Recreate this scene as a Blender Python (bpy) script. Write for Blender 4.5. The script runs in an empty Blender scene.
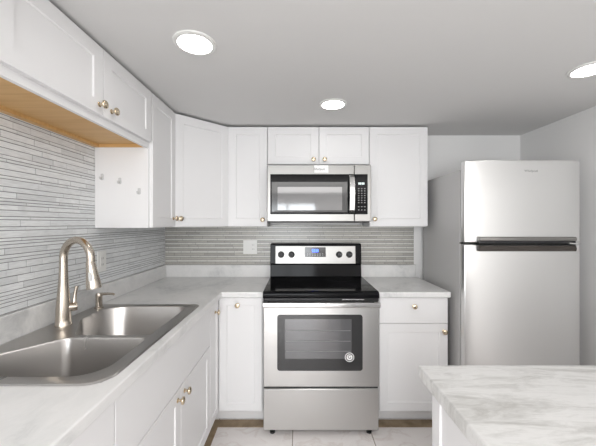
import bpy, bmesh, math, random
from mathutils import Vector, Matrix
random.seed(7)
C = bpy.context.scene
COL = C.collection
PI = math.pi

# ---------------------------------------------------------------- camera
CH = 1.39
cam_d = bpy.data.cameras.new('camera')
cam_d.sensor_width = 36.0
cam_d.lens = 300.0 / 596.0 * 36.0
cam_d.clip_start = 0.02
cam = bpy.data.objects.new('camera', cam_d)
COL.objects.link(cam)
cam.location = (0, 0, CH)
cam.rotation_euler = (PI / 2, 0, 0)
C.camera = cam

# ---------------------------------------------------------------- world, daylight, exposure
w = bpy.data.worlds.new('world')
C.world = w
w.use_nodes = True
bg = w.node_tree.nodes['Background']
bg.inputs[0].default_value = (0.86, 0.93, 1.0, 1)
bg.inputs[1].default_value = 1.5
C.view_settings.view_transform = 'Standard'
C.view_settings.look = 'None'
C.view_settings.gamma = 1.0
C.view_settings.use_curve_mapping = False
C.view_settings.exposure = -0.25
LAMP = 21.0            # emission of the recessed LED discs
DAY = 92.0             # daylight through the window (W)
ROOM_FILL = 108.0            # added fill light behind the camera, no fixture (W)

def area(name, loc, rot, sx, sy, power, col):
    d = bpy.data.lights.new(name, 'AREA')
    d.shape = 'RECTANGLE'
    d.size, d.size_y, d.energy, d.color = sx, sy, power, col
    o = bpy.data.objects.new(name, d)
    COL.objects.link(o)
    o.location = loc
    o.rotation_euler = rot
    return o
area('window_daylight', (-0.27, -3.30, 1.10), (PI / 2, 0, 0), 1.5, 1.6, DAY, (0.93, 0.97, 1.0))
area('room_fill_light', (0.55, -1.75, 2.13), (0, 0, 0), 2.7, 2.5, ROOM_FILL, (1.0, 0.985, 0.965))  # unseen fill added to brighten the kitchen, no real panel there

# ---------------------------------------------------------------- materials
def mat(name, col, rough=0.5, metal=0.0, spec=0.5, coat=0.0):
    m = bpy.data.materials.new(name)
    m.use_nodes = True
    b = m.node_tree.nodes['Principled BSDF']
    b.inputs['Base Color'].default_value = (*col, 1)
    b.inputs['Roughness'].default_value = rough
    b.inputs['Metallic'].default_value = metal
    b.inputs['Specular IOR Level'].default_value = spec
    b.inputs['Coat Weight'].default_value = coat
    return m

class NT:
    def __init__(s, m):
        s.t = m.node_tree
        s.b = s.t.nodes['Principled BSDF']
    def n(s, kind, **kw):
        x = s.t.nodes.new(kind)
        for k, v in kw.items():
            if k.startswith('i_'):
                x.inputs[k[2:].replace('_', ' ')].default_value = v
            else:
                setattr(x, k, v)
        return x
    def l(s, a, b):
        s.t.links.new(a, b)
    def coords(s, scale=(1, 1, 1), rot=(0, 0, 0)):
        tc = s.n('ShaderNodeTexCoord')
        mp = s.n('ShaderNodeMapping')
        mp.inputs['Scale'].default_value = scale
        mp.inputs['Rotation'].default_value = rot
        s.l(tc.outputs['Object'], mp.inputs['Vector'])
        return mp.outputs[0]
    def ramp(s, src, stops):
        r = s.n('ShaderNodeValToRGB')
        e = r.color_ramp.elements
        while len(e) < len(stops):
            e.new(0.5)
        for i, (p, c) in enumerate(stops):
            e[i].position = p
            e[i].color = (*c, 1)
        s.l(src, r.inputs[0])
        return r.outputs[0]
    def bump(s, src, strength, dist=0.002):
        b = s.n('ShaderNodeBump')
        b.inputs['Strength'].default_value = strength
        b.inputs['Distance'].default_value = dist
        s.l(src, b.inputs['Height'])
        s.l(b.outputs[0], s.b.inputs['Normal'])

def painted(name, col, rough, scale=60, strength=0.08):
    m = mat(name, col, rough)
    k = NT(m)
    nz = k.n('ShaderNodeTexNoise', i_Scale=scale, i_Detail=3.0)
    k.l(k.coords(), nz.inputs['Vector'])
    k.bump(nz.outputs[0], strength)
    return m

def stone(name, stretch, c0, c1, c2, rot=0.0, scale=3.0, rough=0.28):
    m = mat(name, c1, rough)
    k = NT(m)
    v = k.coords(stretch, (0, 0, rot))
    wp = k.n('ShaderNodeTexNoise', i_Scale=scale * 0.8, i_Detail=4.0)
    k.l(v, wp.inputs['Vector'])
    ad = k.n('ShaderNodeMixRGB', blend_type='ADD')
    ad.inputs[0].default_value = 0.55
    k.l(v, ad.inputs[1]); k.l(wp.outputs['Color'], ad.inputs[2])
    nz = k.n('ShaderNodeTexNoise', i_Scale=scale, i_Detail=9.0, i_Roughness=0.68)
    k.l(ad.outputs[0], nz.inputs['Vector'])
    col = k.ramp(nz.outputs[0], [(0.30, c0), (0.46, c1), (0.56, c2), (0.72, c1)])
    k.l(col, k.b.inputs['Base Color'])
    return m

def steel(name, col, rough, brush, metal=1.0, bump=0.05):
    m = mat(name, col, rough, metal)
    k = NT(m)
    nz = k.n('ShaderNodeTexNoise', i_Scale=1.0, i_Detail=3.0)
    k.l(k.coords(brush), nz.inputs['Vector'])
    r = k.n('ShaderNodeMapRange')
    r.inputs['To Min'].default_value = rough - 0.03
    r.inputs['To Max'].default_value = rough + 0.04
    k.l(nz.outputs[0], r.inputs['Value'])
    k.l(r.outputs[0], k.b.inputs['Roughness'])
    k.bump(nz.outputs[0], bump, 0.0006)
    return m

def emitter(name, col, strength):
    m = mat(name, col, 0.5)
    b = m.node_tree.nodes['Principled BSDF']
    b.inputs['Emission Color'].default_value = (*col, 1)
    b.inputs['Emission Strength'].default_value = strength
    return m

M = {}
M['cab'] = painted('white_cabinet_paint', (0.82, 0.815, 0.82), 0.45, 90, 0.03)
M['ceil'] = painted('ceiling_paint', (0.70, 0.695, 0.69), 0.8, 40, 0.15)
M['wall'] = painted('grey_white_wall_paint', (0.86, 0.855, 0.85), 0.6, 70, 0.2)
M['counter'] = stone('pale_marble_laminate', (1.0, 0.7, 1.0), (0.52, 0.525, 0.53), (0.74, 0.74, 0.735), (0.80, 0.795, 0.79), 0.5, 3.2)
M['island'] = stone('grey_travertine_laminate', (0.8, 3.2, 1.0), (0.44, 0.43, 0.41), (0.64, 0.635, 0.62), (0.76, 0.755, 0.745), 0.06, 4.6, 0.33)
M['steel'] = steel('brushed_steel_appliance', (0.58, 0.575, 0.565), 0.33, (4, 4, 500))
M['mwsteel'] = steel('brushed_steel_microwave', (0.34, 0.335, 0.325), 0.36, (4, 4, 500))
M['fridge'] = steel('brushed_steel_door', (0.75, 0.75, 0.745), 0.30, (500, 4, 4), 1.0, 0.01)
M['sink'] = steel('satin_sink_steel', (0.47, 0.455, 0.44), 0.28, (12, 2, 2), 1.0, 0.0)
M['nickel'] = steel('brushed_nickel', (0.58, 0.52, 0.45), 0.24, (6, 6, 300))
M['bright'] = mat('bright_steel', (0.85, 0.85, 0.85), 0.2, 1.0)
M['brass'] = mat('champagne_brass', (0.68, 0.57, 0.42), 0.2, 1.0)
M['glassblack'] = mat('black_ceramic_glass', (0.008, 0.008, 0.009), 0.09, 0.0, 0.09, 0.0)
M['black'] = mat('black_plastic', (0.012, 0.012, 0.013), 0.35)
M['bronze'] = mat('dark_bronze_plastic', (0.055, 0.046, 0.040), 0.25, 0.3)
M['window'] = mat('tinted_oven_glass', (0.10, 0.10, 0.105), 0.07, 0.0, 1.0, 0.6)
M['bezel'] = mat('grey_black_bezel_glass', (0.035, 0.035, 0.036), 0.12, 0.0, 0.6)
M['knobgrey'] = mat('charcoal_knob', (0.07, 0.07, 0.072), 0.5, 0.0, 0.3)
M['darkgrip'] = mat('dark_steel_grip', (0.30, 0.29, 0.28), 0.28, 1.0)
M['side'] = painted('grey_textured_side_panel', (0.56, 0.555, 0.55), 0.42, 300, 0.15)
M['gasket'] = mat('dark_gasket', (0.03, 0.03, 0.03), 0.6)
M['plate'] = mat('white_plastic_plate', (0.80, 0.80, 0.78), 0.3)
M['slot'] = mat('outlet_slot', (0.25, 0.25, 0.25), 0.5)
M['clear'] = mat('frosted_clear_plastic', (0.62, 0.62, 0.62), 0.15)
M['label'] = mat('white_paper_label', (0.85, 0.85, 0.85), 0.5)
M['ink'] = mat('dark_ink', (0.05, 0.05, 0.05), 0.5)
M['greyink'] = mat('grey_ink', (0.33, 0.33, 0.33), 0.4)
M['lamp'] = emitter('led_diffuser', (1.0, 0.985, 0.965), LAMP)
M['blue'] = emitter('blue_clock_digits', (0.10, 0.25, 1.0), 3.0)
M['pale'] = emitter('pale_clock_digits', (0.75, 0.85, 0.85), 0.8)
M['wood'] = mat('honey_wood_veneer', (0.62, 0.36, 0.15), 0.45)
k = NT(M['wood'])
nz = k.n('ShaderNodeTexNoise', i_Scale=6.0, i_Detail=5.0)
k.l(k.coords((14, 0.7, 4)), nz.inputs['Vector'])
k.l(k.ramp(nz.outputs[0], [(0.3, (0.60, 0.35, 0.135)), (0.7, (0.69, 0.43, 0.18))]), k.b.inputs['Base Color'])
M['bareply'] = mat('bare_brown_underlay', (0.30, 0.22, 0.14), 0.6)
k = NT(M['bareply'])
nz = k.n('ShaderNodeTexNoise', i_Scale=8.0, i_Detail=4.0)
k.l(k.coords((2, 2, 2)), nz.inputs['Vector'])
k.l(k.ramp(nz.outputs[0], [(0.3, (0.22, 0.155, 0.09)), (0.7, (0.38, 0.29, 0.19))]), k.b.inputs['Base Color'])
M['grout'] = mat('dark_tile_grout', (0.20, 0.20, 0.20), 0.8)

def tilemat(name, c):
    m = mat(name, c, 0.22)
    k = NT(m)
    nz = k.n('ShaderNodeTexNoise', i_Scale=5.0, i_Detail=6.0)
    k.l(k.coords((5, 5, 40)), nz.inputs['Vector'])
    k.l(k.ramp(nz.outputs[0], [(0.32, tuple(x * 0.9 for x in c)), (0.5, c), (0.75, tuple(min(x * 1.1, .9) for x in c))]), k.b.inputs['Base Color'])
    return m
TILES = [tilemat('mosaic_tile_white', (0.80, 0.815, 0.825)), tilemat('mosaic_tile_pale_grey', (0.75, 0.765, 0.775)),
         tilemat('mosaic_tile_grey', (0.69, 0.705, 0.715)), tilemat('mosaic_tile_shaded_warm_grey', (0.46, 0.445, 0.405)),
         tilemat('mosaic_tile_shaded_dark_grey', (0.39, 0.38, 0.35)), tilemat('mosaic_tile_shaded_stone', (0.64, 0.63, 0.60))]  # last three: same tile on the back wall, its shade painted into the colour

# floor tiles: 0.52 m squares with thin grout and faint pink-grey marbling
m = M['floor'] = mat('pale_marble_floor_tile', (0.7, 0.66, 0.64), 0.3)
k = NT(m)
tc = k.n('ShaderNodeTexCoord')
mp = k.n('ShaderNodeMapping')
mp.inputs['Location'].default_value = (0.035, -2.045, 0)
k.l(tc.outputs['Object'], mp.inputs['Vector'])
br = k.n('ShaderNodeTexBrick', offset=0.0, squash=1.0)
br.inputs['Scale'].default_value = 1.0
br.inputs['Mortar Size'].default_value = 0.003
br.inputs['Mortar Smooth'].default_value = 0.0
br.inputs['Brick Width'].default_value = 0.52
br.inputs['Row Height'].default_value = 0.52
br.inputs['Color1'].default_value = (1, 1, 1, 1)
br.inputs['Color2'].default_value = (0.93, 0.93, 0.93, 1)
br.inputs['Mortar'].default_value = (0.42, 0.38, 0.33, 1)
k.l(mp.outputs[0], br.inputs['Vector'])
nz = k.n('ShaderNodeTexNoise', i_Scale=4.5, i_Detail=8.0, i_Distortion=1.4)
k.l(tc.outputs['Object'], nz.inputs['Vector'])
rc = k.ramp(nz.outputs[0], [(0.3, (0.88, 0.835, 0.82)), (0.5, (0.90, 0.86, 0.845)), (0.56, (0.80, 0.74, 0.72)), (0.66, (0.91, 0.885, 0.865))])
mx = k.n('ShaderNodeMixRGB', blend_type='MULTIPLY')
mx.inputs[0].default_value = 1.0
k.l(rc, mx.inputs[1]); k.l(br.outputs['Color'], mx.inputs[2])
k.l(mx.outputs[0], k.b.inputs['Base Color'])

# window glass: thin clear pane
m = M['pane'] = bpy.data.materials.new('window_glass')
m.use_nodes = True
t = m.node_tree
t.nodes.remove(t.nodes['Principled BSDF'])
tr = t.nodes.new('ShaderNodeBsdfTransparent'); gl = t.nodes.new('ShaderNodeBsdfGlossy')
gl.inputs['Roughness'].default_value = 0.02
fr = t.nodes.new('ShaderNodeFresnel'); fr.inputs[0].default_value = 1.45
ms = t.nodes.new('ShaderNodeMixShader')
t.links.new(fr.outputs[0], ms.inputs[0]); t.links.new(tr.outputs[0], ms.inputs[1]); t.links.new(gl.outputs[0], ms.inputs[2])
t.links.new(ms.outputs[0], t.nodes['Material Output'].inputs[0])

# ---------------------------------------------------------------- mesh helpers
def rounded(pts, n=7):
    """pts: list of (x, y, r) corners (CCW or CW) -> polygon with filleted corners"""
    out = []
    N = len(pts)
    for i in range(N):
        p = Vector(pts[i][:2]); r = pts[i][2]
        a = Vector(pts[i - 1][:2]); b = Vector(pts[(i + 1) % N][:2])
        u = (a - p).normalized(); v = (b - p).normalized()
        if r <= 1e-6:
            out.append((p.x, p.y)); continue
        ang = u.angle(v)
        d = r / math.tan(ang / 2)
        c = p + (u + v).normalized() * (r / math.sin(ang / 2))
        s = p + u * d - c; e = p + v * d - c
        a0 = math.atan2(s.y, s.x); a1 = math.atan2(e.y, e.x)
        da = (a1 - a0 + PI) % (2 * PI) - PI
        for j in range(n + 1):
            t_ = a0 + da * j / n
            out.append((c.x + r * math.cos(t_), c.y + r * math.sin(t_)))
    return out

class MB:
    def __init__(s):
        s.bm = bmesh.new()
    def box(s, x0, x1, y0, y1, z0, z1, mi=0):
        v = [s.bm.verts.new(p) for p in ((x0, y0, z0), (x1, y0, z0), (x1, y1, z0), (x0, y1, z0), (x0, y0, z1), (x1, y0, z1), (x1, y1, z1), (x0, y1, z1))]
        for f in ((3, 2, 1, 0), (4, 5, 6, 7), (0, 1, 5, 4), (1, 2, 6, 5), (2, 3, 7, 6), (3, 0, 4, 7)):
            s.bm.faces.new([v[i] for i in f]).material_index = mi
        return s
    def prism(s, poly, a0, a1, axis='z'):
        """extrude a polygon; axis z: (x,y), axis y: (x,z), axis x: (y,z)"""
        def P(p, a):
            return (p[0], p[1], a) if axis == 'z' else (p[0], a, p[1]) if axis == 'y' else (a, p[0], p[1])
        A = [s.bm.verts.new(P(p, a0)) for p in poly]
        B = [s.bm.verts.new(P(p, a1)) for p in poly]
        n = len(poly)
        s.bm.faces.new(A); s.bm.faces.new(B[::-1])
        for i in range(n):
            s.bm.faces.new([A[i], B[i], B[(i + 1) % n], A[(i + 1) % n]])
        return s
    def lathe(s, prof, origin=(0, 0, 0), direction=(0, 0, 1), n=24, closed=False):
        """prof: list of (r, h) along the direction"""
        q = Vector(direction).normalized().to_track_quat('Z', 'Y')
        o = Vector(origin)
        rings = []
        for r, h in prof:
            if r < 1e-6:
                rings.append([s.bm.verts.new(o + q @ Vector((0, 0, h)))])
            else:
                rings.append([s.bm.verts.new(o + q @ Vector((r * math.cos(2 * PI * i / n), r * math.sin(2 * PI * i / n), h))) for i in range(n)])
        for a, b in zip(rings, (rings[1:] + rings[:1]) if closed else rings[1:]):
            for i in range(n):
                j = (i + 1) % n
                if len(a) == 1 and len(b) == 1: continue
                if len(a) == 1: s.bm.faces.new([a[0], b[i], b[j]])
                elif len(b) == 1: s.bm.faces.new([a[i], b[0], a[j]])
                else: s.bm.faces.new([a[i], b[i], b[j], a[j]])
        if len(rings[0]) > 1 and not closed: s.bm.faces.new(rings[0])
        if len(rings[-1]) > 1 and not closed: s.bm.faces.new(rings[-1][::-1])
        return s
    def sweep(s, path, radii, n=16, flat=1.0):
        P = [Vector(p) for p in path]
        if not hasattr(radii, '__len__'): radii = [radii] * len(P)
        ref = None; rings = []
        for i, p in enumerate(P):
            tng = (P[min(i + 1, len(P) - 1)] - P[max(i - 1, 0)]).normalized()
            if ref is None:
                ref = tng.orthogonal().normalized()
            ref = (ref - tng * ref.dot(tng)).normalized()
            bi = tng.cross(ref)
            rings.append([s.bm.verts.new(p + (ref * math.cos(2 * PI * j / n) + bi * math.sin(2 * PI * j / n) * flat) * radii[i]) for j in range(n)])
        for a, b in zip(rings, rings[1:]):
            for j in range(n):
                s.bm.faces.new([a[j], b[j], b[(j + 1) % n], a[(j + 1) % n]])
        s.bm.faces.new(rings[0]); s.bm.faces.new(rings[-1][::-1])
        return s
    def build(s, name, m, parent=None, bevel=0.0, seg=2, smooth=True, loc=None, rotz=None):
        bmesh.ops.recalc_face_normals(s.bm, faces=s.bm.faces[:])
        me = bpy.data.meshes.new(name)
        s.bm.to_mesh(me); s.bm.free()
        for x in (m if isinstance(m, list) else [m]):
            me.materials.append(x)
        if smooth:
            me.polygons.foreach_set('use_smooth', [True] * len(me.polygons))
            me.set_sharp_from_angle(angle=math.radians(38))
        o = bpy.data.objects.new(name, me)
        COL.objects.link(o)
        if parent: o.parent = parent
        if loc: o.location = loc
        if rotz: o.rotation_euler = (0, 0, rotz)
        if bevel > 0:
            bv = o.modifiers.new('bevel', 'BEVEL')
            bv.width = bevel; bv.segments = seg
            bv.limit_method = 'ANGLE'; bv.angle_limit = math.radians(40)
            bv.harden_normals = False
        return o

def grid_slab(xs, ys, keep, z0, z1):
    """a slab made of grid cells (keep(i, j) -> bool) with shared vertices and closed sides"""
    mb = MB(); bm = mb.bm
    V = {}
    def v(i, j, t):
        if (i, j, t) not in V:
            V[(i, j, t)] = bm.verts.new((xs[i], ys[j], z1 if t else z0))
        return V[(i, j, t)]
    nx, ny = len(xs) - 1, len(ys) - 1
    K = lambda i, j: 0 <= i < nx and 0 <= j < ny and keep(i, j)
    for i in range(nx):
        for j in range(ny):
            if not K(i, j): continue
            bm.faces.new([v(i, j, 1), v(i + 1, j, 1), v(i + 1, j + 1, 1), v(i, j + 1, 1)])
            bm.faces.new([v(i, j + 1, 0), v(i + 1, j + 1, 0), v(i + 1, j, 0), v(i, j, 0)])
            for (a, b, ni, nj) in (((i, j), (i + 1, j), i, j - 1), ((i + 1, j), (i + 1, j + 1), i + 1, j), ((i + 1, j + 1), (i, j + 1), i, j + 1), ((i, j + 1), (i, j), i - 1, j)):
                if not K(ni, nj):
                    bm.faces.new([v(*a, 0), v(*b, 0), v(*b, 1), v(*a, 1)])
    bmesh.ops.dissolve_limit(bm, angle_limit=0.01, verts=bm.verts[:], edges=bm.edges[:])
    return mb

def tag(o, label, cat, group=None):
    o['label'] = label; o['category'] = cat
    if group: o['group'] = group
    return o
def thing(name, label, cat, loc=(0, 0, 0), rotz=0.0, group=None):
    o = bpy.data.objects.new(name, None)
    COL.objects.link(o)
    o.empty_display_size = 0.05
    o.location = loc; o.rotation_euler = (0, 0, rotz)
    return tag(o, label, cat, group)
def struct(o):
    o['kind'] = 'structure'; return o

def text(name, body, size, m, parent, loc, rot=(PI / 2, 0, 0), depth=0.0004):
    cu = bpy.data.curves.new(name, 'FONT')
    cu.body = body; cu.size = size; cu.extrude = depth
    cu.align_x = 'CENTER'; cu.align_y = 'CENTER'
    t_ = bpy.data.objects.new(name + '_curve', cu)
    COL.objects.link(t_)
    dg = bpy.context.evaluated_depsgraph_get()
    me = bpy.data.meshes.new_from_object(t_.evaluated_get(dg))
    bpy.data.objects.remove(t_); bpy.data.curves.remove(cu)
    me.materials.clear(); me.materials.append(m)
    o = bpy.data.objects.new(name, me)
    COL.objects.link(o); o.parent = parent
    o.location = loc; o.rotation_euler = rot
    return o

# ---------------------------------------------------------------- room shell
LX, RX, BY, FY, CZ = -1.16, 1.93, 2.605, -3.2, 2.15
floor = struct(MB().box(LX - .1, RX + .1, FY - .1, BY + .1, -0.1, 0.0).build('floor', M['floor']))
ceiling = struct(MB().box(LX - .1, RX + .1, FY - .1, BY + .1, CZ, CZ + .1).build('ceiling', M['ceil']))
wall_left = struct(MB().box(LX - .1, LX, FY - .1, BY + .1, 0, CZ).build('wall_left', M['wall']))
wall_right = struct(MB().box(RX, RX + .1, FY - .1, BY + .1, 0, CZ).build('wall_right', M['wall']))
wall_back = struct(MB().box(LX, RX, BY, BY + .1, 0, CZ).build('wall_back', M['wall']))
wx0, wx1, wz0, wz1 = -1.02, 0.48, 0.30, 1.92
mb = MB()
mb.box(LX, wx0, FY - .1, FY, 0, CZ).box(wx1, RX, FY - .1, FY, 0, CZ).box(wx0, wx1, FY - .1, FY, 0, wz0).box(wx0, wx1, FY - .1, FY, wz1, CZ)
wall_front = struct(mb.build('wall_front', M['wall'], smooth=False))
win = bpy.data.objects.new('window_1', None); COL.objects.link(win); struct(win)
win.location = ((wx0 + wx1) / 2, FY - .05, wz0)
hw, hh = (wx1 - wx0) / 2, wz1 - wz0
mb = MB().box(-hw, -hw + .05, -.04, .04, 0, hh).box(hw - .05, hw, -.04, .04, 0, hh).box(-hw, hw, -.04, .04, 0, .05).box(-hw, hw, -.04, .04, hh - .05, hh).box(-.025, .025, -.03, .03, .05, hh - .05)
mb.build('window_frame', M['plate'], win)
MB().box(-hw + .05, -.025, -.003, .003, .05, hh - .05).box(.025, hw - .05, -.003, .003, .05, hh - .05).build('pane', M['pane'], win)

# bare brown strip of underlay showing in the toe recess, where the floor tiles stop
struct(grid_slab([-0.62, -0.545, 0.0 - 0.235], [-0.02, 2.04, 2.115], lambda i, j: i == 0 or j == 1, 0.0005, 0.004).build('trim_1', M['bareply'], smooth=False))
struct(MB().box(0.54, 1.005, 2.04, 2.115, 0.0005, 0.004).build('trim_2', M['bareply'], smooth=False))
struct(MB().box(RX - .012, RX, FY, 1.8, 0, 0.09).build('baseboard_right', M['cab']))

# mosaic backsplash: thin glass and stone strips of random length
def mosaic(name, parent, axis, a0, a1, z0, top):
    """axis 'x': on the back wall; axis 'y': on the left wall. top(a0, a1) -> upper limit"""
    mb = MB()
    zmax = max(top((a0 + .01), (a0 + .02)), top(a1 - .02, a1 - .01))
    def put(u0, u1, v0, v1, d, mi):
        if axis == 'x': mb.box(u0, u1, BY - d, BY, v0, v1, mi)
        else: mb.box(LX, LX + d, u0, u1, v0, v1, mi)
    z = z0; r = random.Random(11 if axis == 'x' else 5)
    row = 0
    while z < zmax - 0.004:
        h = r.choice([0.013, 0.015, 0.021, 0.025, 0.028, 0.030]) if axis == 'y' else (r.choice([.014, .017, .019]) if row % 2 else r.choice([.018, .021, .024]))
        u = a0 - r.uniform(0, 0.2)
        while u < a1:
            L = r.choice([0.08, 0.11, 0.15, 0.15, 0.2, 0.26, 0.3])
            s0, s1 = max(u, a0), min(u + L, a1)
            if s1 - s0 > 0.004:
                lim = min(top(s0, s1), zmax)
                if z < lim - 0.004:
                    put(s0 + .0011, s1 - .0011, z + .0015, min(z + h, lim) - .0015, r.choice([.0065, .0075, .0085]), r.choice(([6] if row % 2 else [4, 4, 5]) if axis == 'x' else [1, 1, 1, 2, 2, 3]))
            u += L
        z += h; row += 1
    return mb, put
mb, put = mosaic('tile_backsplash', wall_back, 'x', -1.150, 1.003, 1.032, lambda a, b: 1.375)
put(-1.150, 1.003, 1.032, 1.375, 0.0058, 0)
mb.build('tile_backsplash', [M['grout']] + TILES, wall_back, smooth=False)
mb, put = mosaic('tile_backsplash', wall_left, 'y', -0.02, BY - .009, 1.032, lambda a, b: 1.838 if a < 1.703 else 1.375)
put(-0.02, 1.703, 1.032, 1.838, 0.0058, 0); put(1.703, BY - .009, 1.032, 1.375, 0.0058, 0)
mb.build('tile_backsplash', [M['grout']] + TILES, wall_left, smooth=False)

# ---------------------------------------------------------------- cabinet pieces
def shaker_bm(w_, h_, t=0.019, rail=0.058, rec=0.006):
    """front towards -y, lower left front corner of the slab's back plane at the origin (back at y=0)"""
    mb = MB(); bm = mb.bm
    def ring(x0, x1, z0, z1, y):
        return [bm.verts.new(p) for p in ((x0, y, z0), (x1, y, z0), (x1, y, z1), (x0, y, z1))]
    R = [ring(0, w_, 0, h_, 0), ring(0, w_, 0, h_, -t + .0015), ring(.0015, w_ - .0015, .0015, h_ - .0015, -t),
         ring(rail, w_ - rail, rail, h_ - rail, -t), ring(rail + .0035, w_ - rail - .0035, rail + .0035, h_ - rail - .0035, -t + rec)]
    for a, b in zip(R, R[1:]):
        for i in range(4):
            bm.faces.new([a[i], b[i], b[(i + 1) % 4], a[(i + 1) % 4]])
    bm.faces.new(R[0]); bm.faces.new(R[-1])
    return mb
def door(parent, x, y, z, w_, h_, name='door', rotz=None, rail=0.058, rec=0.006):
    return shaker_bm(w_, h_, rail=rail, rec=rec).build(name, M['cab'], parent, smooth=False, loc=(x, y, z), rotz=rotz)
def slab_front(parent, x, y, z, w_, h_, name='drawer_front', t=0.019):
    return MB().box(0, w_, -t, 0, 0, h_).build(name, M['cab'], parent, bevel=0.0018, loc=(x, y, z))
def knob(parent, x, z, t=0.019):
    """mushroom knob on a door's face (door's own axes)"""
    K = 1.14
    prof = [(0.0001, 0), (0.0095, 0), (0.0095, 0.002), (0.0055, 0.004), (0.005, 0.013), (0.008, 0.015), (0.0145, 0.0185), (0.0155, 0.022), (0.014, 0.0255), (0.009, 0.028), (0.0, 0.029)]
    o = MB().lathe([(a * K, b * K) for a, b in prof], (0, 0, 0), (0, -1, 0), 20).build('knob', M['brass'], parent, loc=(x, -t, z))
    o['label'] = 'round champagne brass knob'
    return o

UG, BG = 'white shaker wall cabinets', 'white base cabinets'
UZ0, UZ1 = 1.362, 2.136
G = 0.0015
# --- wall cabinet over the sink (doors face +x)
t = thing('wall_cabinet', 'short two-door white wall cabinet with wood underside above the sink', 'cabinet', (-0.85, 0.80, 1.815), PI / 2, UG)
W = 0.903; D = 0.303; H = UZ1 - 1.815
MB().box(0, .018, 0, D, 0, H).box(W - .018, W, 0, D, .033, H).box(.018, W - .018, 0, D, H - .016, H).box(.018, W - .018, D - .006, D, 0.033, H - .016).box(.018, W, 0, .018, 0, .033).build('carcass', M['cab'], t, bevel=.001)
o = MB().box(.018, W, .018, D, .020, .032).box(.018, W, D - .030, D, 0.004, .020).box(W - .012, W, .018, D - .030, .004, .020).build('bottom_panel', M['wood'], t)
o['label'] = 'honey coloured wood underside'
dw = (W - 0.02) / 2
d1 = door(t, 0.02, 0, 0.031, 0.463 - G, H - .034); knob(d1, 0.463 - .028, 0.040)
d2 = door(t, 0.483 + G, 0, 0.031, W - .483 - 2 * G, H - .034); knob(d2, .052, 0.040)
# --- tall wall cabinet at the end of the left run
t = thing('wall_cabinet', 'tall narrow white wall cabinet whose bare side with three hooks faces the sink', 'cabinet', (-0.85, 1.704, UZ0), PI / 2, UG)
W = 0.334; H = UZ1 - UZ0
MB().box(0, W, 0, D, 0, H).build('carcass', M['cab'], t, bevel=.001)
d1 = door(t, 0.014, 0, 0.003, W - .017, H - .006); knob(d1, W - .017 - .036, 0.055)
# --- diagonal corner wall cabinet
t = thing('wall_cabinet', 'white corner wall cabinet with diagonal door in the back left corner', 'cabinet', (-0.85, 2.04, UZ0), PI / 4, UG)
R = Matrix.Rotation(-PI / 4, 2)
poly = [R @ (Vector(p) - Vector((-.85, 2.04))) for p in ((-.85, 2.04), (-.545, 2.345), (-.545, BY - .004), (-1.152, BY - .004), (-1.152, 2.04))]
MB().prism([(p.x, p.y) for p in poly], 0, H).build('carcass', M['cab'], t, bevel=.001)
dl = 0.305 * math.sqrt(2)
d1 = door(t, 0.008, 0, 0.003, dl - .014, H - .006); knob(d1, 0.030, 0.055)
# --- back run wall cabinets (doors face -y)
YD = 2.34
def wall_cab(x0, x1, z0, label, doors):
    t = thing('wall_cabinet', label, 'cabinet', (x0, YD, z0), 0, UG)
    H = UZ1 - z0
    MB().box(0, x1 - x0, 0, BY - .004 - YD, 0, H).build('carcass', M['cab'], t, bevel=.001)
    for (a, b, kx, kz) in doors:
        d_ = door(t, a - x0 + G, 0, .003, b - a - 2 * G, H - .006)
        knob(d_, kx - a - G, kz)
    return t
wall_cab(-0.542, -0.2385, UZ0, 'narrow white wall cabinet between the corner cabinet and the microwave', [(-.540, -.2385, -.272, .050)])
wall_cab(-0.2365, 0.5500, 1.842, 'short white two-door wall cabinet directly above the microwave', [(-.2365, .160, .1195, .034), (.163, .5500, .2055, .034)])
wall_cab(0.5520, 1.005, UZ0, 'wide white wall cabinet right of the microwave, beside the refrigerator', [(.552, 1.005, .590, .055)])

# --- base cabinets
BZ0, BZ1 = 0.104, 0.884
def carcass_hollow(W, D, z1):
    return MB().box(0, .012, 0, D, BZ0, z1).box(W - .018, W, 0, D, BZ0, z1).box(.012, W - .018, 0, D, BZ0, BZ0 + .018).box(.012, W - .018, D - .006, D, BZ0 + .018, z1)
# near left base cabinet
t = thing('base_cabinet', 'white base cabinet under the near end of the sink counter', 'cabinet', (-0.56, 0.0, 0), PI / 2, BG)
W = 0.886; D = 0.585
MB().box(0, W, 0, D, BZ0, BZ1 - .004).build('carcass', M['cab'], t, bevel=.001)
MB().box(0, W, .06, D, 0.005, BZ0).build('toe_kick', M['cab'], t)
for a, b in ((0, .443), (.443, W)):
    d_ = slab_front(t, a + G, 0, 0.635 + .004, b - a - 2 * G, BZ1 - .643, 'drawer_front'); knob(d_, (b - a) / 2, .12)
    d_ = door(t, a + G, 0, BZ0 + .003, b - a - 2 * G, .635 - BZ0 - .003); knob(d_, .4 if a == 0 else .05, .48)
# sink base
t = thing('base_cabinet', 'white two-door sink base cabinet with one long false drawer front', 'cabinet', (-0.56, 0.888, 0), PI / 2, BG)
W = 0.961
carcass_hollow(W, D, BZ1 - .004).build('carcass', M['cab'], t, bevel=.001)
MB().box(0, W, .06, .078, 0.005, BZ0).build('toe_kick', M['cab'], t)
slab_front(t, G, 0, 0.639, W - 2 * G, BZ1 - .643, 'false_drawer_front')
d_ = door(t, G, 0, BZ0 + .003, .499 - 2 * G, .635 - BZ0 - .003); knob(d_, .499 - .040, .485)
d_ = door(t, .499 + G, 0, BZ0 + .003, W - .499 - 2 * G, .635 - BZ0 - .003); knob(d_, .040, .485)
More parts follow.
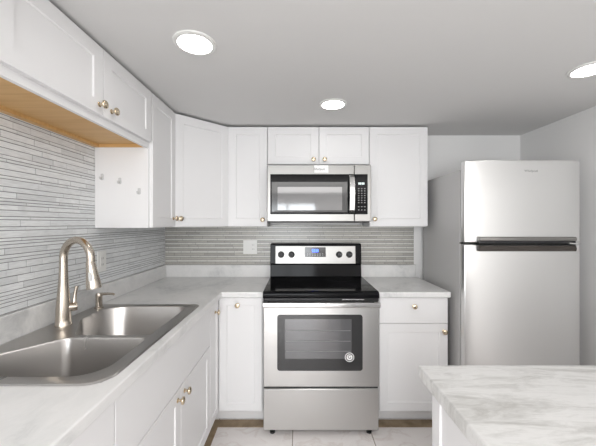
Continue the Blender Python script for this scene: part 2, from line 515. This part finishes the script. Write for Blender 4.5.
# corner base cabinet: one leaf on each run
t = thing('base_cabinet', 'white corner base cabinet with two leaves left of the range', 'cabinet', (-0.56, 2.065, 0), 0, BG)
MB().prism([(-.585, -.214), (0, -.214), (0, 0), (.320, 0), (.320, .530), (-.585, .530)], BZ0, BZ1 - .004).build('carcass', M['cab'], t, bevel=.001)
MB().prism([(-.585, -.214), (-.06, -.214), (-.06, .06), (.320, .06), (.320, .530), (-.585, .530)], .005, BZ0).build('toe_kick', M['cab'], t)
d_ = door(t, 0, -.213, BZ0 + .003, .190, BZ1 - .006 - BZ0, rotz=PI / 2, rail=.045); knob(d_, .105, .700)
d_ = door(t, .0215, 0, BZ0 + .003, .2925, BZ1 - .006 - BZ0, rail=.052); knob(d_, .128, .725)
# right base cabinet
t = thing('base_cabinet', 'white base cabinet with one drawer and one door right of the range', 'cabinet', (0.5455, 2.065, 0), 0, BG)
W = 0.480
MB().box(0, W, 0, .53, BZ0, BZ1 - .004).build('carcass', M['cab'], t, bevel=.001)
MB().box(0, W, .06, .53, .005, BZ0).build('toe_kick', M['cab'], t)
d_ = slab_front(t, .010, 0, .706, W - .014, BZ1 - .710); knob(d_, .234, .118)
d_ = door(t, .010, 0, BZ0 + .003, W - .014, .703 - BZ0 - .003); knob(d_, W - .014 - .028, .545)

# ---------------------------------------------------------------- worktops
CT, CB = 0.925, 0.886
SX0, SX1, SY0, SY1 = -1.118, -0.556, 0.858, 1.700    # sink rim outline
CXE, CYE = -0.515, 2.020                             # front edges
xs = [LX + .0075, SX0 + .02, SX1 - .02, CXE, -0.2345]
ys = [-0.02, SY0 + .02, SY1 - .02, CYE, BY - .0085]
keep = lambda i, j: (i <= 2 or j == 3) and not (i == 1 and j == 1)
ct = grid_slab(xs, ys, keep, CB, CT).build('countertop', M['counter'], bevel=.005, seg=3)
tag(ct, 'pale marble-look L-shaped countertop holding the sink', 'countertop', 'marble-look countertops')
MB().prism([(LX + .0095, -.02), (LX + .029, -.02), (LX + .029, BY - .030), (-.2345, BY - .030), (-.2345, BY - .0095), (LX + .0095, BY - .0095)], CT, 1.031).build('upstand', M['counter'], ct, bevel=.003)
ct2 = MB().box(.5365, 1.030, CYE, BY - .0085, CB, CT).build('countertop', M['counter'], bevel=.005, seg=3)
tag(ct2, 'short pale marble-look countertop between range and refrigerator', 'countertop', 'marble-look countertops')
MB().box(.5365, 1.012, BY - .030, BY - .0095, CT, 1.031).build('upstand', M['counter'], ct2, bevel=.003)

# island in the right foreground
IX0, IX1, IY0, IY1 = 0.392, 1.40, -0.30, 0.983
t = thing('kitchen_island', 'white panelled island base in the right foreground', 'island', (0.422, -0.27, 0))
iw, idp = IX1 - .025 - .422, .945 + .27
MB().box(.006, iw, 0.006, idp - .006, 0.09, CB - .002).build('carcass', M['cab'], t, bevel=.001)
MB().box(.05, iw - .05, 0.05, idp - .05, 0.0, 0.09).build('toe_kick', M['cab'], t)
for (a, b) in ((idp - .05, idp), (0, .05)):
    MB().box(0, .05, a, b, .0, CB - .002).build('corner_post', M['cab'], t, bevel=.002)
o = MB().box(IX0, IX1, IY0, IY1, CB, CT).build('countertop', M['island'], bevel=.005, seg=3)
tag(o, 'grey streaked stone-look countertop on the island in the right foreground', 'countertop')

# ---------------------------------------------------------------- sink
SZ = CT + 0.005
bm = bmesh.new()
outer = rounded([(SX0, SY0, .05), (SX1, SY0, .075), (SX1, SY1, .03), (SX0, SY1, .03)], 8)
near = [(-.602, .898, .095), (-.602, 1.206, .025), (-.925, 1.206, .045), (-1.072, 1.03, .10), (-1.072, .898, .05)]
far = [(-.606, 1.230, .025), (-.606, 1.662, .05), (-1.045, 1.660, .11), (-1.045, 1.44, .10), (-.915, 1.230, .045)]
def inset(pts, d):
    cx = sum(p[0] for p in pts) / len(pts); cy = sum(p[1] for p in pts) / len(pts)
    hx = max(abs(p[0] - cx) for p in pts); hy = max(abs(p[1] - cy) for p in pts)
    return [(cx + (p[0] - cx) * (1 - d / hx), cy + (p[1] - cy) * (1 - d / hy), p[2] + d * .25) for p in pts]
def loop(poly, z):
    return [bm.verts.new((x, y, z)) for x, y in poly]
def bridge(a, b):
    for i in range(len(a)):
        j = (i + 1) % len(a)
        bm.faces.new([a[i], a[j], b[j], b[i]])
def edges(l):
    return [bm.edges.get((l[i], l[(i + 1) % len(l)])) or bm.edges.new((l[i], l[(i + 1) % len(l)])) for i in range(len(l))]
o1 = loop(outer, SZ)
cxo, cyo = (SX0 + SX1) / 2, (SY0 + SY1) / 2
o2 = loop([(x + .004 * (1 if x > cxo else -1), y + .004 * (1 if y > cyo else -1)) for x, y in outer], CT + .0006)
bridge(o1, o2)
E = edges(o1)
for pts, depth in ((near, .20), (far, .20)):
    L = [loop(rounded(pts, 8), SZ)]
    for d, z in ((.0015, SZ - .0012), (.003, SZ - .006), (.012, SZ - depth + .05), (.026, SZ - depth + .022), (.045, SZ - depth + .006), (.075, SZ - depth)):
        L.append(loop(rounded(inset(pts, d), 8), z))
        bridge(L[-2], L[-1])
    c = L[-1]
    cx = sum(v.co.x for v in c) / len(c); cy = sum(v.co.y for v in c) / len(c)
    ctr = bm.verts.new((cx, cy, SZ - depth - .004))
    for i in range(len(c)):
        bm.faces.new([c[i], c[(i + 1) % len(c)], ctr])
    E += edges(L[0])
bmesh.ops.triangle_fill(bm, use_beauty=True, use_dissolve=False, edges=E)
sinkmb = MB(); sinkmb.bm.free(); sinkmb.bm = bm
sink = sinkmb.build('kitchen_sink', M['sink'])
tag(sink, 'stainless steel double bowl sink set into the left countertop', 'sink')
for cx, cy in ((-.84, 1.05), (-.84, 1.44)):
    o = MB().lathe([(0.0, .0), (.012, .001), (.030, .0015), (.034, .004), (.041, .005), (.044, .002), (.044, 0)], (cx, cy, SZ - .2015), (0, 0, 1), 28).build('drain_strainer', M['bright'], sink)

# ---------------------------------------------------------------- faucet
FX, FYY = -1.057, 1.352
t = thing('kitchen_faucet', 'brushed nickel gooseneck pull-down faucet behind the sink', 'faucet', (FX, FYY, SZ))
MB().lathe([(0, 0), (.033, 0), (.033, .006), (.0305, .012), (.0295, .03), (.0285, .075), (.026, .105), (.0225, .15), (.0195, .19), (.0175, .225), (.0165, .26), (.0160, .285), (0, .285)], n=28).build('body', M['nickel'], t)
u = Vector((.158, -.050, 0)); rr = u.length / 2; un = u.normalized()
path = [(0, 0, .24), (0, 0, .27)]
zc = .302
for i in range(0, 19):
    a = PI - PI * i / 18 * 1.06
    p = un * (rr + rr * math.cos(a)); path.append((p.x, p.y, zc + rr * math.sin(a)))
MB().sweep(path, .0162, 18).build('spout', M['nickel'], t)
e = Vector(path[-1]); dr = (Vector(path[-1]) - Vector(path[-2])).normalized()
dr = (dr + un * .22 + Vector((.05, 0, 0))).normalized()
sh = MB().lathe([(0, 0), (.0165, 0), (.0175, .004), (.019, .02), (.0225, .05), (.0265, .085), (.0285, .108), (.0275, .116), (.020, .117), (0, .114)], e - dr * .004, dr, 26).build('spray_head', M['nickel'], t)
side = dr.cross(Vector((0, 0, 1))).normalized()
front = Vector((.35, -1, 0)); front = (front - dr * front.dot(dr)).normalized()
o = MB().sweep([e + dr * .04 + front * .0195, e + dr * .06 + front * .022, e + dr * .078 + front * .0245], [.008, .0095, .008], 12, .5).build('spray_button', M['side'], sh)
o['label'] = 'grey rubber spray button'
hp = Vector((0, 0, .078))
hdl = MB().lathe([(0, 0), (.0195, 0), (.0195, .028), (.0180, .034), (0, .035)], hp + Vector((.014, .010, 0)), (.8, .6, 0), 22).build('handle', M['nickel'], t)
b0 = hp + Vector((.031, .024, .010))
MB().sweep([b0, b0 + Vector((.001, .002, .03)), b0 + Vector((.004, .003, .058)), b0 + Vector((.009, .005, .082))], [.0095, .0075, .0068, .0075], 12, .8).build('lever', M['nickel'], hdl)

# soap dispenser
t = thing('soap_dispenser', 'small brushed nickel soap dispenser at the far corner of the sink rim', 'soap dispenser', (-1.078, 1.625, SZ))
MB().lathe([(0, 0), (.022, 0), (.022, .004), (.0165, .008), (.0155, .055), (.0165, .060), (.0165, .072), (.0140, .080), (0, .082)], n=22).build('base', M['nickel'], t)
MB().sweep([(0, 0, .070), (.012, -.001, .075), (.045, -.002, .078), (.075, -.003, .077), (.086, -.003, .073)], [.009, .0085, .0065, .006, .0055], 12).build('pump_spout', M['nickel'], t)

# ---------------------------------------------------------------- range
SXA, SXB = -0.230, 0.532
SW = SXB - SXA
t = thing('electric_range', 'freestanding stainless electric range with black glass cooktop', 'range', (SXA, 1.965, 0))
rg = t
# local: x 0..SW, y 0 at door front
MB().box(.004, SW - .004, .045, .628, .045, .905).build('body', M['side'], t, bevel=.002)
for x in (.06, SW - .06):
    for y in (.026, .58):
        MB().lathe([(0, 0), (.018, 0), (.018, .012), (.01, .014), (.01, .046), (0, .046)], (x, y + .004, 0), (0, 0, 1), 14).build('foot', M['black'], t)
# cooktop: glass with a raised black frame
prof = [(-.004, .897), (-.010, .912), (-.006, .930), (.006, .938), (.04, .939), (.60, .944), (.60, .905), (.02, .905), (.01, .895)]
MB().prism(prof, .0, SW, 'x').build('cooktop', M['glassblack'], t, bevel=.002)
ring = mat('burner_marking', (.05, .05, .052), .15)
for (x, y, r) in ((.20, .17, .115), (.56, .17, .09), (.20, .43, .075), (.56, .43, .105)):
    z = .9392 + (y - .04) * .005 / .56
    MB().lathe([(r, 0), (r, .0006), (r - .003, .0006), (r - .003, 0)], (x, y, z), (0, 0, 1), 48, True).build('burner_ring', ring, t)
# black band under the cooktop
MB().box(.004, SW - .004, -.002, .05, .8795, .899).build('vent_band', M['black'], t, bevel=.003)
o = MB().box(.52, .66, -.0045, -.002, .888, .8915).build('trim_strip', M['bright'], t)
# backguard
bgd = MB().prism([(.520, .944), (.530, 1.045), (.520, 1.052), (.532, 1.212), (.545, 1.218), (.618, 1.218), (.628, 1.20), (.628, .944)], .0, SW - .006, 'x').build('backguard', M['glassblack'], t, bevel=.004)
def bgp(z, off=0.0):                     # y of the backguard's upper face at height z
    return .520 + (z - 1.052) / (1.212 - 1.052) * .012 - off
px = lambda X: (X - 298) * 2.485 / 300 - SXA + 0.004
pz = lambda Y: CH - (Y - 223) * 2.485 / 300
def panel(name, x0, x1, y0, y1, m, par, th, base=0.0, bevel=.001):
    z0, z1 = pz(y1), pz(y0)
    a, b = bgp(z0, base), bgp(z1, base)
    mb = MB()
    mb.prism([(a, z0), (b, z1), (b - th, z1), (a - th, z0)], px(x0), px(x1), 'x')
    return mb.build(name, m, par, bevel=bevel)
cp = panel('control_panel', 275.0, 355.0, 246.2, 263.6, M['mwsteel'], bgd, .003, -.0005)
dp = panel('display', 304.3, 325.3, 247.3, 257.0, M['bezel'], bgd, .002, .003)
mb = MB()
for xa in (311.8, 313.4, 315.2, 316.8):                    # blue clock digits as lit bars
    z0, z1 = pz(252.0), pz(249.4); yy = bgp(z0, .0056)
    mb.box(px(xa), px(xa + .35), yy, yy + .001, z0, z1).box(px(xa + .75), px(xa + 1.1), yy, yy + .001, z0, z1).box(px(xa), px(xa + 1.1), yy, yy + .001, z1 - .004, z1).box(px(xa), px(xa + 1.1), yy, yy + .001, z0, z0 + .004)
o = mb.build('clock_digits', M['blue'], bgd); o['label'] = 'glowing blue clock digits'
for xa in (306.5, 309, 311.5, 314, 316.5, 319, 321.5):
    for ya in (253.6, 255.2):
        z1, z0 = pz(ya), pz(ya + .8); yy = bgp(z0, .0056)
        MB().box(px(xa), px(xa + 1.2), yy, yy + .001, z0, z1).build('touch_key', M['greyink'], bgd)
for X in (280.6, 291.0, 338.7, 348.9):
    z = pz(254.6); y = bgp(z, .002)
    kn = MB().lathe([(0, 0), (.0265, 0), (.0265, .004), (.023, .008), (.0205, .026), (.018, .029), (0, .030)], (px(X), y, z), (0, -1, .07), 28).build('burner_knob', M['knobgrey'], t)
    MB().box(px(X) - .003, px(X) + .003, y - .034, y - .028, z - .014, z + .018).build('pointer', M['black'], kn, bevel=.001)
text('brand_mark', 'Whirlpool', .013, M['greyink'], bgd, (px(315.3), bgp(pz(260.2), .0042), pz(260.2)), (PI / 2, 0, 0))
# oven door
dz0, dz1 = .316, .845
MB().box(.006, SW - .006, .010, .05, .842, .882).build('gap_gasket', M['gasket'], t)
od = MB().box(.003, SW - .003, 0, .042, dz0, dz1 - .001).build('oven_door', M['steel'], t, bevel=.004)
def rr_xz(x0, x1, z0, z1, r):
    return rounded([(x0, z0, r), (x1, z0, r), (x1, z1, r), (x0, z1, r)], 6)
fx = lambda X: (X - 298) * 1.965 / 300 - SXA - .013
fz = lambda Y: CH - (Y - 223) * 1.965 / 300
MB().prism(rr_xz(fx(279.2), fx(364.6), fz(370.8), fz(314.6), .018), -.0025, .006, 'y').build('window_bezel', M['bezel'], od, bevel=.001)
MB().prism(rr_xz(fx(287), fx(353.5), fz(358.5), fz(319), .004), -.0033, .003, 'y').build('window_glass', M['window'], od)
mb = MB()
for Y in (330.5, 341.0, 351.0):
    mb.box(fx(288), fx(352.5), -.0040, -.0033, fz(Y + .3), fz(Y - .3))
o = mb.build('oven_rack', mat('rack_wire_behind_glass', (.19, .19, .195), .3), od); o['label'] = 'faint wire racks seen through the glass'
st = MB().lathe([(0, 0), (.0305, 0), (.0305, .0006), (0, .0006)], (fx(351.4), -.0036, fz(357.0)), (0, -1, 0), 32).build('sticker', M['label'], od)
st['label'] = 'round white and black sticker'
MB().lathe([(.026, 0), (.026, .0004), (.0195, .0004), (.0195, 0)], (fx(351.4), -.0042, fz(357.0)), (0, -1, 0), 32, True).build('sticker_ring', M['ink'], st)
text('sticker_mark', 'G', .034, M['ink'], st, (fx(351.4), -.0046, fz(356.8)))
# handle: full-width flat bar
hd = MB().prism([(-.048, .846), (-.052, .856), (-.050, .874), (-.044, .880), (-.036, .876), (-.034, .852), (-.040, .845)], .004, SW - .004, 'x').build('door_handle', M['bright'], od, bevel=.002)
for x in (.004, SW - .030):
    MB().box(x, x + .026, -.038, .012, .848, .872).build('handle_post', M['steel'], hd, bevel=.003)
# storage drawer
MB().box(.003, SW - .003, .002, .042, .030, .303).build('storage_drawer', M['steel'], t, bevel=.004)
MB().box(.006, SW - .006, .012, .045, .302, .318).build('gap_gasket', M['gasket'], t)

# ---------------------------------------------------------------- microwave
MX0, MX1, MZ0, MZ1 = -0.227, 0.537, 1.397, 1.816
t = thing('microwave_oven', 'stainless over-the-range microwave hung above the electric range', 'microwave', (MX0, 2.200, MZ0))
MW, MH = MX1 - MX0, MZ1 - MZ0
MB().box(.002, MW - .002, .040, .398, .006, MH - .001).build('body', M['mwsteel'], t, bevel=.002)
MB().box(.010, MW - .010, .012, .39, -.006, .007).build('grease_filter_base', M['black'], t, bevel=.002)
gx = lambda X: (X - 298) * 2.2 / 300 - MX0
gz = lambda Y: CH - (Y - 223) * 2.2 / 300 - MZ0
xs_ = gx(354.4)
dr_ = MB().box(.0, xs_ - .0008, 0, .041, .004, MH).build('door', M['mwsteel'], t, bevel=.004)
cpn = MB().box(xs_ + .0008, MW, 0, .041, .004, MH).build('control_panel', M['mwsteel'], t, bevel=.004)
MB().prism(rr_xz(gx(270.3), xs_ - .001, gz(214.3), gz(174.2), .004), -.003, .004, 'y').build('door_glass', M['glassblack'], dr_, bevel=.0008)
# stepped inner window
mb = MB(); bm_ = mb.bm
def rect(x0, x1, y0, y1, d):
    return [bm_.verts.new((gx(x), d, gz(y))) for x, y in ((x0, y1), (x1, y1), (x1, y0), (x0, y0))]
A = rect(271.8, 347.4, 182.0, 212.2, -.0036); B = rect(277.6, 342.0, 187.0, 210.3, -.0031)
A2 = rect(271.8, 347.4, 182.0, 212.2, -.002)
for i in range(4):
    bm_.faces.new([A[i], A[(i + 1) % 4], B[(i + 1) % 4], B[i]]); bm_.faces.new([A2[i], A2[(i + 1) % 4], A[(i + 1) % 4], A[i]])
bm_.faces.new(A2)
mb.build('window_frame', M['bezel'], dr_, smooth=False)
MB().prism(rr_xz(gx(277.6), gx(342.0), gz(210.3), gz(187.0), .003), -.0042, -.002, 'y').build('window_glass', M['window'], dr_)
hd = MB().prism([(-.010, gz(212.8)), (-.034, gz(210.5)), (-.044, gz(203)), (-.048, gz(194)), (-.044, gz(185)), (-.034, gz(177.8)), (-.010, gz(175.4)), (-.003, gz(175.6)), (-.024, gz(180)), (-.034, gz(194)), (-.024, gz(208.5)), (-.003, gz(212.6))], gx(348.8), gx(354.0), 'x').build('door_handle', M['bright'], dr_, bevel=.003, seg=3)
MB().prism(rr_xz(xs_ + .001, gx(367.6), gz(214.3), gz(174.2), .004), -.003, .004, 'y').build('control_glass', M['glassblack'], cpn, bevel=.0008)
mb = MB()
for xa in (358.4, 359.9, 361.6, 363.1):
    z0, z1 = gz(184.6), gz(182.6)
    mb.box(gx(xa), gx(xa + 1.1), -.0036, -.003, z0, z1)
o = mb.build('clock_digits', M['pale'], cpn); o['label'] = 'pale lit clock digits'
for X in (358.0, 361.0, 364.0):
    for Y in (188.3, 190.6, 193.0, 195.3, 197.6, 200, 202.3, 206.4, 209.6):
        MB().box(gx(X), gx(X + 1.3), -.0035, -.003, gz(Y + .7), gz(Y)).build('key', M['greyink'], cpn)
lb = MB().box(gx(314.2), gx(328.4), -.0006, .002, gz(172.7), gz(165.4)).build('label_tag', M['label'], dr_)
lb['label'] = 'white paper tag on the top edge'
text('brand_mark', 'Whirlpool', .020, M['ink'], lb, (gx(319.2), -.001, gz(169.2)))

# ---------------------------------------------------------------- refrigerator
RX0, RW = 1.062, 0.744
t = thing('refrigerator', 'stainless top-freezer refrigerator in the right corner', 'refrigerator', (RX0, 1.900, 0))
MB().box(0, RW, .070, .640, .03, 1.738).build('cabinet_body', M['side'], t, bevel=.006)
MB().box(.02, RW - .02, .090, .12, .0, .05).build('kick_grille', M['black'], t)
MB().box(.012, RW - .012, .050, .072, .07, 1.775).build('door_gasket', M['gasket'], t)
def convex(z0, z1, cut=None):
    n = 14; f = []
    for i in range(n + 1):
        u_ = i / n
        f.append((u_ * RW, .016 * (2 * u_ - 1) ** 2))
    r = .010
    poly = [(0, .058)] + [(0, f[0][1] + r), (.003, f[0][1] + .003)] + f[1:-1] + [(RW - .003, f[-1][1] + .003), (RW, f[-1][1] + r), (RW, .058)]
    return MB().prism(poly, z0, z1)
fd = convex(1.266, 1.790).build('freezer_door', M['fridge'], t, bevel=.005, seg=3)
ld = convex(.062, 1.252).build('refrigerator_door', M['fridge'], t, bevel=.005, seg=3)
hx0, hx1 = (478.5 - 298) * 1.89 / 300 - RX0, (575.5 - 298) * 1.89 / 300 - RX0
def bar(z0, z1, y0):
    return MB().prism([(.010, z0), (y0, z0), (y0 - .004, (z0 + z1) / 2), (y0 + .002, z1), (.010, z1)], hx0, hx1, 'x')
o = bar(1.277, 1.303, -.020).build('freezer_handle', M['darkgrip'], fd, bevel=.004); o['label'] = 'steel grip along the freezer door bottom'
MB().box(hx0 + .002, hx1 - .002, -.014, .012, 1.262, 1.278).build('grip_recess', M['black'], fd)
o = bar(1.212, 1.248, -.018).build('refrigerator_handle', M['bronze'], ld, bevel=.003); o['label'] = 'dark bronze grip along the lower door top'
MB().box(hx0, hx1, -.012, .012, 1.246, 1.254).build('grip_recess', M['black'], ld)
MB().sweep([(RW - .105, -.016, 1.264), (RW - .06, -.012, 1.2605), (RW - .02, .004, 1.2595), (RW + .004, .02, 1.259)], [.006, .006, .005, .004], 10, .8).build('hinge', M['bright'], t)
MB().box(.001, .03, .03, .10, 1.254, 1.264).build('hinge', M['gasket'], t)
MB().box(RW - .09, RW - .01, .05, .14, 1.738, 1.756).build('hinge_cover', M['side'], t, bevel=.003)
text('brand_mark', 'Whirlpool', .020, M['greyink'], fd, ((531 - 298) * 1.9 / 300 - RX0, -.0004, 1.39 + (223 - 171) * 1.9 / 300))

# ---------------------------------------------------------------- outlets, hooks, lights
def plate(name, label, loc, rotz, w_, h_, gangs):
    t = thing(name, label, 'outlet', loc, rotz)
    MB().box(-w_ / 2, w_ / 2, -.006, 0, -h_ / 2, h_ / 2).build('cover_plate', M['plate'], t, bevel=.002)
    for gx_, kind in gangs:
        ins = MB().box(gx_ - .0165, gx_ + .0165, -.0085, -.005, -.034, .034).build('rocker_switch' if kind == 's' else 'socket', M['plate'], t, bevel=.001)
        if kind == 'o':
            for zz in (-.018, .018):
                for xx in (-.0065, .0065):
                    MB().box(gx_ + xx - .0015, gx_ + xx + .0015, -.0089, -.008, zz - .005, zz + .006).build('slot', M['slot'], ins)
plate('wall_outlet', 'white wall outlet on the left tiles behind the faucet', (LX + .0088, 1.755, 1.165), PI / 2, .075, .120, [(0, 'o')])
plate('wall_switch', 'white double switch and outlet plate on the back tiles left of the range', (-.413, BY - .0088, 1.182), 0, .120, .120, [(-.026, 's'), (.026, 'o')])

hook_labels = ['clear adhesive hook on the cabinet side, nearest the tiled wall', 'clear adhesive hook on the cabinet side, middle of the three', 'clear adhesive hook on the cabinet side, lowest, nearest the cabinet door']
for (X, Y), lb_ in zip(((102.3, 177.3), (120.0, 181.3), (139.3, 191.6)), hook_labels):
    x = (X - 298) * 1.704 / 300; z = CH - (Y - 223) * 1.704 / 300
    t = thing('adhesive_hook', lb_, 'hook', (x, 1.7035, z), 0, 'hooks on the side of the tall wall cabinet')
    MB().prism(rr_xz(-.008, .008, -.016, .020, .006), -.003, 0, 'y').build('back_plate', M['clear'], t, bevel=.0008)
    MB().sweep([(0, -.003, .004), (0, -.010, -.008), (0, -.016, -.013), (0, -.022, -.008), (0, -.023, .001)], [.0035, .0035, .0035, .0035, .003], 10).build('hook_arm', M['clear'], t)

lights = [((-.435, 1.267), 'round recessed ceiling light nearest the left wall cabinets'),
          ((.224, 1.916), 'round recessed ceiling light in front of the microwave'),
          ((1.44, 1.48), 'round recessed ceiling light at the right above the refrigerator front')]
for (x, y), lb_ in lights:
    t = thing('recessed_light', lb_, 'ceiling light', (x, y, CZ), 0, 'recessed ceiling lights')
    MB().lathe([(.070, 0), (.088, 0), (.087, -.005), (.074, -.009), (.070, -.008)], (0, 0, 0), (0, 0, 1), 40, True).build('trim_ring', M['plate'], t)
    MB().lathe([(0, -.0005), (.0735, -.0005), (.0735, -.0065), (0, -.0065)], (0, 0, 0), (0, 0, 1), 40).build('diffuser', M['lamp'], t)
